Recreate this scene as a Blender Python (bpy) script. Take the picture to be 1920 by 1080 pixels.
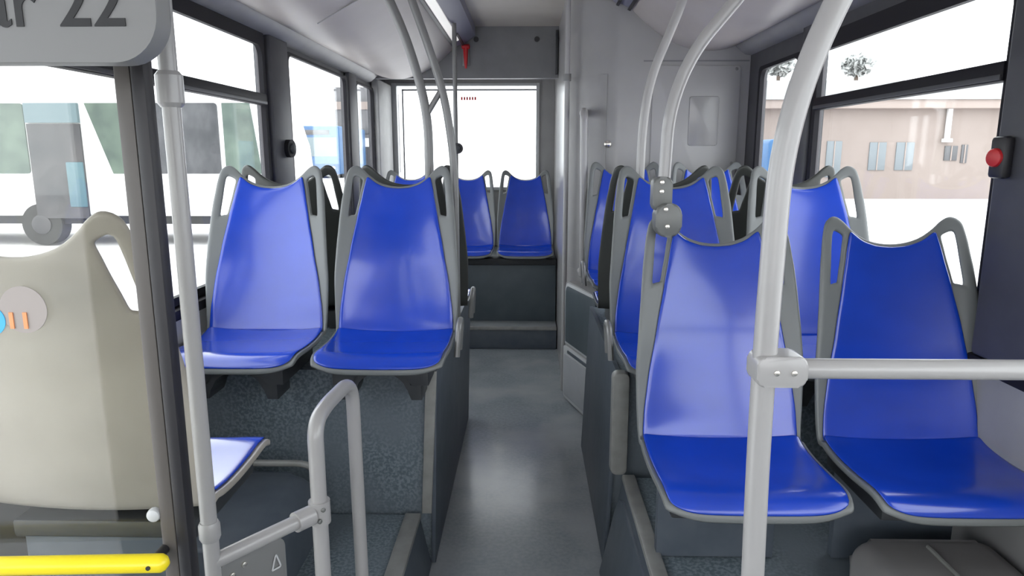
import bpy, bmesh, math, random
from mathutils import Vector, Matrix
random.seed(4)
PI = math.pi
for o in list(bpy.data.objects):
    bpy.data.objects.remove(o)
SC = bpy.context.scene
COL = SC.collection

# ------------------------------------------------------------------ camera
cam = bpy.data.cameras.new('camera')
cam.sensor_width = 36.0
cam.lens = 36.0 * 1300 / 1920
cam.clip_start = 0.05
cam.clip_end = 500
co = bpy.data.objects.new('camera', cam)
COL.objects.link(co)
co.location = (0, 0, 1.5)
co.rotation_euler = (math.radians(90 - 10.9), 0, math.radians(1.3))
SC.camera = co

# ------------------------------------------------------------------ world, exposure
w = bpy.data.worlds.new('overcast_sky')
SC.world = w
w.use_nodes = True
bg = w.node_tree.nodes['Background']
bg.inputs[0].default_value = (0.96, 0.975, 1.0, 1)
bg.inputs[1].default_value = 1.0
SC.view_settings.view_transform = 'Standard'
SC.view_settings.look = 'None'
SC.view_settings.gamma = 1
SC.view_settings.use_curve_mapping = False
SC.view_settings.exposure = 2.25

# ------------------------------------------------------------------ materials
def mat(name, col, rough=0.5, metal=0.0, spec=0.5, coat=0.0, emit=None, es=0.0):
    m = bpy.data.materials.new(name)
    m.use_nodes = True
    b = m.node_tree.nodes['Principled BSDF']
    b.inputs['Base Color'].default_value = (*col, 1)
    b.inputs['Roughness'].default_value = rough
    b.inputs['Metallic'].default_value = metal
    b.inputs['Specular IOR Level'].default_value = spec
    b.inputs['Coat Weight'].default_value = coat
    b.inputs['Coat Roughness'].default_value = 0.12
    if emit:
        b.inputs['Emission Color'].default_value = (*emit, 1)
        b.inputs['Emission Strength'].default_value = es
    return m

def noisy(name, c1, c2, scale, rough=0.5, bump=0.0, stretch=(1, 1, 1), detail=4, coat=0.0, lo=0.35, hi=0.65, c3=None, s3=3.0):
    """procedural colour from noise, optional large soft variation and bump"""
    m = mat(name, c1, rough, coat=coat)
    nt = m.node_tree
    N, L = nt.nodes, nt.links
    b = N['Principled BSDF']
    tc = N.new('ShaderNodeTexCoord')
    mp = N.new('ShaderNodeMapping')
    mp.inputs['Scale'].default_value = stretch
    L.new(tc.outputs['Object'], mp.inputs[0])
    n = N.new('ShaderNodeTexNoise')
    n.inputs['Scale'].default_value = scale
    n.inputs['Detail'].default_value = detail
    L.new(mp.outputs[0], n.inputs['Vector'])
    r = N.new('ShaderNodeValToRGB')
    r.color_ramp.elements[0].position = lo
    r.color_ramp.elements[1].position = hi
    r.color_ramp.elements[0].color = (*c1, 1)
    r.color_ramp.elements[1].color = (*c2, 1)
    L.new(n.outputs['Fac'], r.inputs[0])
    out = r.outputs[0]
    if c3:
        n2 = N.new('ShaderNodeTexNoise')
        n2.inputs['Scale'].default_value = s3
        n2.inputs['Detail'].default_value = 3
        L.new(mp.outputs[0], n2.inputs['Vector'])
        r2 = N.new('ShaderNodeValToRGB')
        r2.color_ramp.elements[0].position = 0.42
        r2.color_ramp.elements[1].position = 0.68
        r2.color_ramp.elements[0].color = (0, 0, 0, 1)
        r2.color_ramp.elements[1].color = (1, 1, 1, 1)
        L.new(n2.outputs['Fac'], r2.inputs[0])
        mx = N.new('ShaderNodeMix')
        mx.data_type = 'RGBA'
        L.new(r2.outputs[0], mx.inputs[0])
        L.new(out, mx.inputs[6])
        mx.inputs[7].default_value = (*c3, 1)
        out = mx.outputs[2]
    L.new(out, b.inputs['Base Color'])
    if bump:
        bp = N.new('ShaderNodeBump')
        bp.inputs['Strength'].default_value = bump
        bp.inputs['Distance'].default_value = 0.003
        L.new(n.outputs['Fac'], bp.inputs['Height'])
        L.new(bp.outputs[0], b.inputs['Normal'])
    return m

def glass(name, tint, refl=0.03):
    m = bpy.data.materials.new(name)
    m.use_nodes = True
    nt = m.node_tree
    N, L = nt.nodes, nt.links
    N.remove(N['Principled BSDF'])
    t = N.new('ShaderNodeBsdfTransparent')
    t.inputs[0].default_value = (*tint, 1)
    g = N.new('ShaderNodeBsdfGlossy')
    g.inputs['Roughness'].default_value = 0.02
    f = N.new('ShaderNodeLayerWeight')
    f.inputs[0].default_value = 0.5
    pw = N.new('ShaderNodeMath'); pw.operation = 'POWER'; pw.inputs[1].default_value = 4.0
    L.new(f.outputs['Facing'], pw.inputs[0])
    ad = N.new('ShaderNodeMath'); ad.operation = 'MULTIPLY_ADD'; ad.inputs[1].default_value = 0.35; ad.inputs[2].default_value = refl
    L.new(pw.outputs[0], ad.inputs[0])
    mx = N.new('ShaderNodeMixShader')
    L.new(ad.outputs[0], mx.inputs[0])
    L.new(t.outputs[0], mx.inputs[1])
    L.new(g.outputs[0], mx.inputs[2])
    L.new(mx.outputs[0], N['Material Output'].inputs[0])
    return m

M = dict(
    blue=noisy('blue_plastic', (0.004, 0.044, 0.43), (0.005, 0.051, 0.50), 6, rough=0.24, coat=0.7, detail=2),
    frame=mat('grey_seat_plastic', (0.17, 0.18, 0.18), 0.42),
    darkframe=mat('dark_seat_plastic', (0.045, 0.048, 0.045), 0.4),
    beige=noisy('beige_seat_plastic', (0.36, 0.33, 0.29), (0.42, 0.39, 0.345), 4, rough=0.35),
    base=mat('dark_seat_base', (0.035, 0.038, 0.042), 0.5),
    pole=mat('grey_pole_enamel', (0.36, 0.352, 0.35), 0.3, coat=0.3),
    clamp=mat('grey_clamp', (0.20, 0.20, 0.20), 0.35, 0.2),
    clampdark=mat('dark_clamp', (0.16, 0.165, 0.16), 0.4, 0.2),
    bolt=mat('steel_bolt', (0.75, 0.72, 0.66), 0.25, 0.9),
    floor=noisy('grey_vinyl_floor', (0.225, 0.25, 0.275), (0.27, 0.295, 0.32), 60, rough=0.26, coat=0.15, bump=0.08, c3=(0.36, 0.375, 0.39), s3=2.2),
    carpet=noisy('speckled_vinyl', (0.085, 0.115, 0.138), (0.18, 0.215, 0.24), 95, rough=0.55, bump=0.25, lo=0.42, hi=0.6, c3=(0.13, 0.155, 0.18), s3=3.5),
    riser=noisy('dark_riser', (0.065, 0.080, 0.102), (0.082, 0.098, 0.120), 12, rough=0.5),
    trim=noisy('grey_edge_trim', (0.22, 0.22, 0.21), (0.27, 0.27, 0.26), 20, rough=0.4),
    wall=noisy('grey_wall_panel', (0.27, 0.265, 0.265), (0.31, 0.305, 0.305), 5, rough=0.42),
    tower=noisy('pale_grey_housing', (0.29, 0.285, 0.285), (0.325, 0.32, 0.32), 3, rough=0.3, coat=0.2),
    light_panel=noisy('light_grey_panel', (0.35, 0.345, 0.345), (0.38, 0.375, 0.375), 3, rough=0.35),
    cove=noisy('cream_ceiling_panel', (0.45, 0.41, 0.39), (0.49, 0.45, 0.43), 3, rough=0.45),
    ceil=noisy('cream_ceiling', (0.48, 0.44, 0.39), (0.52, 0.48, 0.43), 3, rough=0.55),
    bulk=noisy('dark_grey_bulkhead', (0.17, 0.17, 0.18), (0.20, 0.20, 0.21), 5, rough=0.5),
    duct=mat('blue_grey_duct', (0.22, 0.22, 0.30), 0.4),
    lamp=mat('lamp_diffuser', (0.8, 0.8, 0.8), 0.4, emit=(1.0, 0.97, 0.92), es=0.10),
    black=mat('black_rubber', (0.018, 0.017, 0.020), 0.45),
    wframe=mat('dark_window_frame', (0.009, 0.008, 0.012), 0.6, spec=0.25),
    pillar=noisy('charcoal_pillar', (0.050, 0.050, 0.058), (0.065, 0.065, 0.073), 8, rough=0.5),
    pillarl=noisy('light_pillar', (0.40, 0.40, 0.40), (0.46, 0.46, 0.46), 8, rough=0.5),
    glass=glass('clear_glass', (0.93, 0.95, 0.95)),
    pglass=glass('partition_glass', (0.93, 0.93, 0.91)),
    postbrown=mat('brown_grey_post', (0.095, 0.085, 0.078), 0.4),
    yellow=mat('yellow_handrail', (0.90, 0.72, 0.015), 0.35, coat=0.2),
    red=mat('red_plastic', (0.50, 0.015, 0.02), 0.4),
    sign=noisy('grey_sign_housing', (0.20, 0.20, 0.20), (0.22, 0.22, 0.22), 2, rough=0.5),
    ink=mat('dark_lettering', (0.010, 0.010, 0.012), 0.5),
    hatch=noisy('grey_hatch', (0.34, 0.35, 0.37), (0.38, 0.39, 0.41), 6, rough=0.45),
    insert=noisy('dark_engine_panel', (0.060, 0.078, 0.090), (0.075, 0.095, 0.108), 6, rough=0.45),
    rim=mat('pale_rim', (0.50, 0.51, 0.52), 0.35),
    beigebox=noisy('taupe_cover', (0.24, 0.23, 0.23), (0.28, 0.27, 0.27), 5, rough=0.5),
    # outdoors
    ground=noisy('pale_paving', (0.62, 0.60, 0.60), (0.74, 0.72, 0.72), 0.6, rough=0.8),
    white=mat('white_coachwork', (0.80, 0.80, 0.80), 0.35),
    cwin=noisy('coach_window', (0.02, 0.022, 0.026), (0.065, 0.065, 0.07), 1.6, rough=0.25, stretch=(2, 1, 1)),
    cgreen=noisy('green_tinted_window', (0.045, 0.07, 0.06), (0.10, 0.14, 0.11), 1.8, rough=0.25),
    cdoor=noisy('coach_doorway', (0.035, 0.036, 0.042), (0.07, 0.065, 0.07), 1.4, rough=0.4),
    cyan=mat('pale_blue_panel', (0.08, 0.15, 0.18), 0.4),
    busblue=noisy('bus_blue', (0.01, 0.075, 0.20), (0.015, 0.10, 0.24), 1.5, rough=0.4),
    paleblue=mat('pale_blue_glass', (0.11, 0.16, 0.18), 0.4),
    pink=noisy('pink_render', (0.27, 0.222, 0.198), (0.295, 0.245, 0.22), 0.6, rough=0.8),
    eave=mat('pale_eave', (0.34, 0.28, 0.25), 0.8),
    roof=noisy('grey_roof', (0.24, 0.24, 0.24), (0.28, 0.28, 0.28), 0.8, rough=0.8),
    bglass=mat('building_window', (0.18, 0.205, 0.22), 0.3),
    bdark=mat('dark_building_window', (0.10, 0.10, 0.105), 0.3),
    concrete=noisy('concrete', (0.13, 0.128, 0.13), (0.17, 0.165, 0.17), 1.0, rough=0.8),
    leaf=noisy('leaf', (0.40, 0.41, 0.40), (0.48, 0.49, 0.48), 3, rough=0.9),
    bark=mat('bark', (0.12, 0.09, 0.07), 0.9),
    tyre=mat('tyre', (0.03, 0.03, 0.03), 0.8),
    sky_blue=mat('blue_sticker', (0.05, 0.42, 0.85), 0.4),
    taupe=mat('taupe_sticker', (0.36, 0.32, 0.30), 0.5),
    orange=mat('orange_sticker', (0.85, 0.33, 0.14), 0.5),
)

# ------------------------------------------------------------------ mesh helpers
def nb():
    return bmesh.new()

def box(bm, x0, x1, y0, y1, z0, z1, bev=0.0, seg=2):
    vs = [bm.verts.new((x, y, z)) for x in (x0, x1) for y in (y0, y1) for z in (z0, z1)]
    q = [(0, 1, 3, 2), (4, 6, 7, 5), (0, 4, 5, 1), (2, 3, 7, 6), (0, 2, 6, 4), (1, 5, 7, 3)]
    fs = [bm.faces.new([vs[i] for i in f]) for f in q]
    if bev:
        es = list({e for f in fs for e in f.edges})
        bmesh.ops.bevel(bm, geom=es, offset=bev, segments=seg, profile=0.5, affect='EDGES')
    return bm

def prism(bm, poly, f0, f1, bev=0.0, seg=2):
    """poly: list of 2-D points; f0 / f1 map a 2-D point to the two end positions"""
    a = [bm.verts.new(f0(p)) for p in poly]
    b = [bm.verts.new(f1(p)) for p in poly]
    n = len(poly)
    fs = [bm.faces.new(a), bm.faces.new(list(reversed(b)))]
    for i in range(n):
        fs.append(bm.faces.new([a[i], b[i], b[(i + 1) % n], a[(i + 1) % n]]))
    if bev:
        es = list(fs[0].edges) + list(fs[1].edges)
        bmesh.ops.bevel(bm, geom=es, offset=bev, segments=seg, profile=0.5, affect='EDGES')
    return bm

def rrect(x0, x1, z0, z1, r, n=6, corners=(1, 1, 1, 1)):
    """rounded rectangle, corners: bottom-left, bottom-right, top-right, top-left"""
    out = []
    cs = [(x0, z0, 180), (x1, z0, 270), (x1, z1, 0), (x0, z1, 90)]
    sg = [(1, 1), (-1, 1), (-1, -1), (1, -1)]
    for (cx, cz, a0), (sx, sz), c in zip(cs, sg, corners):
        if not c:
            out.append((cx, cz))
            continue
        for k in range(n + 1):
            a = math.radians(a0 + 90 * k / n)
            out.append((cx + sx * r + r * math.cos(a), cz + sz * r + r * math.sin(a)))
    return out

def roundpath(pts, r, n=6):
    """polyline with its inner corners rounded"""
    P = [Vector(p) for p in pts]
    out = [P[0]]
    for i in range(1, len(P) - 1):
        a, b, c = P[i - 1], P[i], P[i + 1]
        d1, d2 = (a - b), (c - b)
        rr = min(r, d1.length * 0.49, d2.length * 0.49)
        s, e = b + d1.normalized() * rr, b + d2.normalized() * rr
        for k in range(n + 1):
            t = k / n
            out.append(s * (1 - t) ** 2 + b * 2 * t * (1 - t) + e * t * t)
    out.append(P[-1])
    return out

def tube(bm, pts, r, seg=16, sx=1.0):
    P = [Vector(p) for p in pts]
    rings = []
    prev = None
    for i, p in enumerate(P):
        d = (P[min(i + 1, len(P) - 1)] - P[max(i - 1, 0)]).normalized()
        if prev is None:
            up = Vector((0, 0, 1)) if abs(d.z) < 0.9 else Vector((0, 1, 0))
            n = d.cross(up).normalized()
        else:
            n = (prev - d * prev.dot(d)).normalized()
        prev = n
        b = d.cross(n)
        rr = r[i] if isinstance(r, (list, tuple)) else r
        rings.append([bm.verts.new(p + (n * math.cos(2 * PI * k / seg) * sx + b * math.sin(2 * PI * k / seg)) * rr) for k in range(seg)])
    for a, b in zip(rings, rings[1:]):
        for k in range(seg):
            bm.faces.new([a[k], a[(k + 1) % seg], b[(k + 1) % seg], b[k]])
    bm.faces.new(list(reversed(rings[0])))
    bm.faces.new(rings[-1])
    return bm

def cyl(bm, c, d, r, h, seg=20, dome=False):
    c, d = Vector(c), Vector(d).normalized()
    if dome:
        rs = [r, r, r * 0.9, r * 0.6, r * 0.15]
        hs = [0, h * 0.5, h * 0.8, h * 0.95, h]
        return tube(bm, [c + d * x for x in hs], rs, seg)
    return tube(bm, [c, c + d * h], r, seg)

ROOT = {}
def obj(name, bm, m, parent=None, smooth=None, label=None, mods=()):
    """one mesh object; coordinates are world ones, moved into its thing's frame"""
    me = bpy.data.meshes.new(name)
    bmesh.ops.recalc_face_normals(bm, faces=bm.faces)
    base = ROOT.get(parent.name, Vector((0, 0, 0))) if parent else Vector((0, 0, 0))
    if base.length:
        bmesh.ops.translate(bm, verts=bm.verts, vec=-base)
    bm.to_mesh(me)
    bm.free()
    me.materials.append(m)
    o = bpy.data.objects.new(name, me)
    COL.objects.link(o)
    if parent:
        o.parent = parent
        ROOT[o.name] = base
    for f in me.polygons:
        f.use_smooth = True
    if smooth is not True:
        me.set_sharp_from_angle(angle=math.radians(35 if smooth is None else smooth))
    if label:
        o['label'] = label
    for fn in mods:
        fn(o)
    return o

def thing(name, label, cat, loc=(0, 0, 0), group=None):
    o = bpy.data.objects.new(name, None)
    COL.objects.link(o)
    o.location = loc
    o.empty_display_size = 0.1
    o['label'] = label
    o['category'] = cat
    if group:
        o['group'] = group
    ROOT[o.name] = Vector(loc)
    return o

def tag(o, label, cat, group=None):
    o['label'] = label
    o['category'] = cat
    if group:
        o['group'] = group
    return o

def struct(o, label=None):
    o['kind'] = 'structure'
    if label:
        o['label'] = label
    return o

XL, XR = -1.27, 1.27
YF, YB = -2.6, 6.36
ZC = 2.47

# ------------------------------------------------------------------ floor and platforms
bm = nb(); box(bm, XL - 0.05, XR + 0.05, YF, YB, -0.1, 0.0)
struct(obj('floor', bm, M['floor']), 'grey mottled vinyl aisle floor')

def wedge_side(bm, x_top, x_bot, x_wall, y0, y1, z0, z1):
    """platform block whose aisle side leans from x_bot at the floor to x_top at its top"""
    poly = [(x_wall, z0), (x_wall, z1), (x_top, z1), (x_bot, z0)]
    prism(bm, poly, lambda p: (p[0], y0, p[1]), lambda p: (p[0], y1, p[1]))
    return bm

# left: low platform by the camera and the tall box under the back-to-back seats
t = thing('low_seat_platform', 'low speckled grey platform left of the aisle in front of the tall seat box', 'platform', (-0.8, 0.9, 0))
bm = nb(); wedge_side(bm, -0.40, -0.365, XL + 0.052, YF + 0.02, 2.335, 0.0, 0.20)
obj('platform_top', bm, M['carpet'], t)
bm = nb()
prism(bm, [(-0.352, 0.004), (-0.392, 0.20), (-0.40, 0.20), (-0.364, 0.004)], lambda p: (p[0], YF + 0.02, p[1]), lambda p: (p[0], 2.33, p[1]))
obj('riser', bm, M['riser'], t, label='dark smooth riser facing the aisle')
bm = nb()
box(bm, -0.445, -0.385, YF + 0.02, 2.33, 0.192, 0.212, 0.006)
obj('edge_trim', bm, M['trim'], t, label='light grey trim along the edge')

t = thing('tall_seat_platform', 'tall speckled blue-grey box left of the aisle carrying back-to-back seats', 'platform', (-0.8, 3.0, 0))
bm = nb(); wedge_side(bm, -0.335, -0.355, XL + 0.052, 2.36, 3.80, 0.0, 0.745)
obj('platform_box', bm, M['carpet'], t)
bm = nb()
prism(bm, [(-0.338, 0.004), (-0.318, 0.752), (-0.334, 0.752), (-0.354, 0.004)], lambda p: (p[0], 2.34, p[1]), lambda p: (p[0], 3.80, p[1]), 0.003)
obj('side_panel', bm, M['riser'], t, label='dark smooth panel facing the aisle')
bm = nb()
prism(bm, [(-0.385, 0.204), (-0.358, 0.75), (-0.318, 0.75), (-0.348, 0.204)], lambda p: (p[0], 2.335, p[1]), lambda p: (p[0], 2.362, p[1]), 0.005)
obj('edge_trim', bm, M['trim'], t, label='light grey upright trim on the corner')

# right: low platform under the nearest pair, taller box behind it
t = thing('low_seat_platform', 'low dark grey platform under the two nearest blue seats on the right', 'platform', (0.8, 0.9, 0))
bm = nb(); wedge_side(bm, 0.36, 0.285, XR - 0.057, YF + 0.02, 2.305, 0.0, 0.37)
obj('platform_top', bm, M['carpet'], t)
bm = nb()
prism(bm, [(0.268, 0.004), (0.345, 0.37), (0.359, 0.37), (0.284, 0.004)], lambda p: (p[0], YF + 0.02, p[1]), lambda p: (p[0], 2.305, p[1]))
obj('riser', bm, M['riser'], t, label='dark leaning riser facing the aisle')
bm = nb(); box(bm, 0.338, 0.385, YF + 0.02, 2.305, 0.362, 0.384, 0.006)
obj('edge_trim', bm, M['trim'], t, label='light grey trim along the edge')
bm = nb()
pts = [(0.262, 1.6, 0.0), (0.262, 3.0, 0.0)]
prism(bm, [(y, z) for y, z in [(1.55, 0.006), (2.29, 0.006), (2.29, 0.26), (2.26, 0.31), (2.2, 0.33), (1.65, 0.33), (1.58, 0.29), (1.55, 0.2)]],
      lambda p: (0.262 + p[1] * 0.2, p[0], p[1]), lambda p: (0.285 + p[1] * 0.2, p[0], p[1]), 0.008)
obj('access_cover', bm, M['riser'], t, label='rounded flush cover on the riser')

t = thing('tall_seat_platform', 'tall grey box right of the aisle carrying back-to-back seats', 'platform', (0.8, 2.9, 0))
bm = nb(); wedge_side(bm, 0.33, 0.30, XR - 0.057, 2.36, 3.42, 0.0, 0.745)
obj('platform_box', bm, M['carpet'], t)
bm = nb()
prism(bm, [(0.284, 0.004), (0.314, 0.75), (0.330, 0.75), (0.30, 0.004)], lambda p: (p[0], 2.34, p[1]), lambda p: (p[0], 3.42, p[1]), 0.003)
obj('side_panel', bm, M['riser'], t, label='dark smooth panel facing the aisle')
bm = nb()
prism(bm, rrect(0.298, 0.358, 0.375, 0.755, 0.022, 4), lambda p: (p[0], 2.31, p[1]), lambda p: (p[0], 2.362, p[1]), 0.008)
obj('edge_trim', bm, M['trim'], t, label='grey rounded upright trim on the corner')

# engine box under the farthest right pair, slanted towards the aisle
t = thing('engine_box', 'slanted grey engine box on the right with a hatch facing the aisle', 'engine box', (0.7, 3.9, 0))
foot = [(XR - 0.058, 3.44), (0.40, 3.44), (0.38, 3.70), (0.235, 4.155), (XR - 0.058, 4.155)]
bm = nb(); prism(bm, foot, lambda p: (p[0], p[1], 0), lambda p: (p[0], p[1], 0.745), 0.01)
obj('box_body', bm, M['wall'], t)
A, B = Vector((0.38, 3.70, 0)), Vector((0.235, 4.16, 0))
ex = (B - A).normalized(); nn = Vector((-0.955, -0.30, 0)).normalized()
Ln = (B - A).length
def onface(u, z, off):
    return A + ex * u + nn * off + Vector((0, 0, z))
bm = nb(); prism(bm, rrect(0.0, Ln - 0.01, 0.36, 0.74, 0.045, 5, (0, 0, 1, 1)), lambda p: onface(*p, -0.01), lambda p: onface(*p, 0.008), 0.003)
obj('panel_rim', bm, M['rim'], t, label='pale rounded rim')
bm = nb(); prism(bm, rrect(-0.002, Ln - 0.03, 0.375, 0.722, 0.035, 5, (0, 0, 1, 1)), lambda p: onface(*p, -0.005), lambda p: onface(*p, 0.013), 0.003)
obj('upper_panel', bm, M['insert'], t, label='dark grey upper panel')
bm = nb(); prism(bm, rrect(0.0, Ln, 0.01, 0.345, 0.02, 4), lambda p: onface(*p, -0.005), lambda p: onface(*p, 0.012), 0.003)
h = obj('hatch', bm, M['rim'], t, label='pale grey hatch above the floor')
bm = nb(); prism(bm, rrect(0.03, Ln - 0.03, 0.035, 0.30, 0.02, 4), lambda p: onface(*p, 0.0), lambda p: onface(*p, 0.020), 0.005)
obj('hatch_door', bm, M['hatch'], h)
bm = nb(); prism(bm, rrect(0.08, Ln - 0.08, 0.312, 0.330, 0.006, 3), lambda p: onface(*p, 0.0), lambda p: onface(*p, 0.018), 0.002)
obj('vent_slot', bm, M['riser'], h, label='dark slot')

# rear step and bench riser
t = thing('rear_bench_base', 'dark two-step base under the rear row of blue seats', 'step', (-0.5, 5.7, 0))
bm = nb(); box(bm, XL + 0.055, 0.228, 5.25, YB - 0.03, 0.0, 0.165, 0.008)
obj('lower_step', bm, M['riser'], t)
bm = nb(); box(bm, XL + 0.055, 0.228, 5.252, 5.46, 0.162, 0.178, 0.004)
obj('step_tread', bm, M['floor'], t, label='grey tread with pale nosing')
bm = nb(); box(bm, XL + 0.055, 0.228, 5.238, 5.262, 0.155, 0.182, 0.004)
obj('step_nosing', bm, M['trim'], t)
bm = nb(); box(bm, XL + 0.055, 0.228, 5.46, YB - 0.03, 0.165, 0.678, 0.01)
obj('bench_riser', bm, M['insert'], t)
bm = nb(); box(bm, XL + 0.055, 0.228, 5.445, 5.47, 0.635, 0.688, 0.006)
obj('bench_edge', bm, M['base'], t)

# ------------------------------------------------------------------ walls with real openings
def wall_with_holes(bm, x0, x1, y0, y1, z0, z1, holes):
    """wall slab in the YZ plane; holes: (ya, yb, za, zb) sorted by y"""
    ys = y0
    for (a, b, c, d) in holes:
        if a > ys: box(bm, x0, x1, ys, a, z0, z1)
        box(bm, x0, x1, a, b, z0, c)
        box(bm, x0, x1, a, b, d, z1)
        ys = b
    if y1 > ys: box(bm, x0, x1, ys, y1, z0, z1)
    return bm

ZS = 0.97
SILL, HEAD = ZS, 2.03
Lh = [(-1.9, -0.2, SILL, HEAD), (0.0, 1.25, 0.15, HEAD), (1.30, 3.40, SILL, HEAD), (3.72, 4.94, SILL, HEAD), (5.19, 5.76, SILL, HEAD)]
Rh = [(-1.9, 1.33, SILL, 1.97), (1.88, 3.17, SILL, 1.97), (3.36, 3.95, SILL, 1.97)]
bm = nb(); wall_with_holes(bm, XL - 0.03, XL, YF, YB, 0, ZC + 0.05, Lh)
struct(obj('wall_left', bm, M['pillar']), 'charcoal side wall of the bus, left')
bm = nb(); wall_with_holes(bm, XR, XR + 0.03, YF, YB, 0, ZC + 0.05, Rh)
struct(obj('wall_right', bm, M['pillar']), 'charcoal side wall of the bus, right')
# inner lining below the sills
bm = nb(); box(bm, XR - 0.03, XR + 0.001, YF, 4.16, 0.0, 0.93, 0.008)
struct(obj('wall_right_lining', bm, M['wall']), 'pale grey lining under the right windows')
bm = nb(); box(bm, XR - 0.055, XR + 0.001, YF, 4.16, 0.925, 0.965, 0.01)
struct(obj('trim_1', bm, M['wframe']), 'dark ledge under the right windows')
bm = nb(); box(bm, XL - 0.001, XL + 0.03, 1.3, 6.3, 0.0, 0.93, 0.008)
struct(obj('wall_left_lining', bm, M['wall']), 'grey lining under the left windows')
bm = nb(); box(bm, XL - 0.001, XL + 0.05, 1.3, 6.3, 0.925, 0.965, 0.01)
struct(obj('trim_2', bm, M['wframe']), 'dark ledge under the left windows')

def side_window(idx, side, y0, y1, z0, z1, fr=0.035, transom=None, top=0.035, mfr='wframe'):
    x = XL if side < 0 else XR
    s = 1 if side < 0 else -1           # towards the cabin
    def place(p, off): return (x + s * off, p[0], p[1])
    t = bpy.data.objects.new('window_%d' % idx, None); COL.objects.link(t)
    t.location = (x, (y0 + y1) / 2, z0); ROOT[t.name] = Vector(t.location)
    t['kind'] = 'structure'
    t['label'] = 'bus side window %s' % ('on the left' if side < 0 else 'on the right')
    bm = nb()
    outer = rrect(y0 - fr, y1 + fr, z0 - 0.03, z1 + top, 0.03, 6)
    inner = rrect(y0, y1, z0, z1, 0.05, 6)
    for offs in ((0.0, 0.022),):
        n = len(outer)
        a = [[bm.verts.new(place(p, o)) for p in ring] for o in offs for ring in (outer, inner)]
        oo, io, o1, i1 = a
        for i in range(n):
            j = (i + 1) % n
            bm.faces.new([o1[i], o1[j], i1[j], i1[i]])
            bm.faces.new([oo[i], oo[j], o1[j], o1[i]])
            bm.faces.new([io[i], i1[i], i1[j], io[j]])
            bm.faces.new([oo[i], io[i], io[j], oo[j]])
    obj('window_frame', bm, M[mfr], t)
    if transom:
        bm = nb(); xa, xb = sorted((x - s * 0.01, x + s * 0.03))
        box(bm, xa, xb, y0 - 0.005, y1 + 0.005, transom - 0.026, transom + 0.026, 0.005)
        tr = obj('transom', bm, M['wframe'], t)
        bm = nb(); xa, xb = sorted((x + s * 0.028, x + s * 0.034))
        box(bm, xa, xb, y0, y1, transom - 0.022, transom - 0.008, 0.002)
        obj('transom_strip', bm, M['pillar'], tr)
    bm = nb(); xa, xb = sorted((x - s * 0.018, x - s * 0.013))
    box(bm, xa, xb, y0 - 0.01, y1 + 0.01, z0 - 0.01, z1 + 0.01)
    obj('pane', bm, M['glass'], t)
    return t

side_window(1, -1, -1.86, -0.24, SILL + .04, 1.99)
side_window(2, -1, 0.05, 1.2, 0.2, 1.99, fr=0.03)
side_window(3, -1, 1.36, 3.37, SILL + .03, 2.0, transom=1.755, top=0.07)
side_window(4, -1, 3.74, 4.90, SILL + .03, 2.01, fr=0.02, top=0.015)
side_window(5, -1, 5.21, 5.74, SILL + .03, 2.01, fr=0.02, top=0.015)
side_window(6, 1, -1.86, 1.28, SILL + .03, 1.94)
side_window(7, 1, 1.92, 3.14, SILL + .03, 1.93, transom=1.715, top=0.07)
side_window(8, 1, 3.38, 3.91, SILL + .03, 1.945, fr=0.03, top=0.02)

# pillars
def pillar(name, side, y0, y1, m, label, d=0.05, z0=0.0, z1=2.1):
    x = XL if side < 0 else XR
    s = 1 if side < 0 else -1
    xa, xb = sorted((x - s * 0.001, x + s * d))
    bm = nb(); box(bm, xa, xb, y0, y1, z0, z1, 0.012, 3)
    return struct(obj(name, bm, M[m]), label)
pillar('trim_3', -1, 3.43, 3.70, 'pillar', 'charcoal pillar between the left windows', 0.035)
pillar('trim_4', -1, 4.945, 5.175, 'pillar', 'dark narrow pillar between the rear left windows', 0.03)
pillar('trim_5', -1, 5.77, 6.32, 'pillarl', 'pale grey rear corner pillar', 0.06)
pillar('trim_6', 1, 1.34, 1.86, 'pillar', 'wide charcoal pillar at the right edge', 0.06, 0.966)
pillar('trim_7', 1, 3.20, 3.33, 'pillar', 'dark narrow pillar between the right windows', 0.03)

# ------------------------------------------------------------------ ceiling, coves, light channels
bm = nb(); box(bm, XL - 0.06, XR + 0.06, YF, YB, ZC, ZC + 0.05)
struct(obj('ceiling', bm, M['ceil']), 'cream ceiling along the aisle')

def extrude_profile(pts, y0, y1, m, name, parent=None, close=True, label=None):
    bm = nb()
    prism(bm, pts, lambda p: (p[0], y0, p[1]), lambda p: (p[0], y1, p[1]))
    return obj(name, bm, m, parent, label=label)

def bez(p0, p1, p2, p3, n=14):
    out = []
    for k in range(n + 1):
        t = k / n
        out.append(tuple(p0[i] * (1 - t) ** 3 + 3 * p1[i] * t * (1 - t) ** 2 + 3 * p2[i] * t * t * (1 - t) + p3[i] * t ** 3 for i in (0, 1)))
    return out

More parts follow.
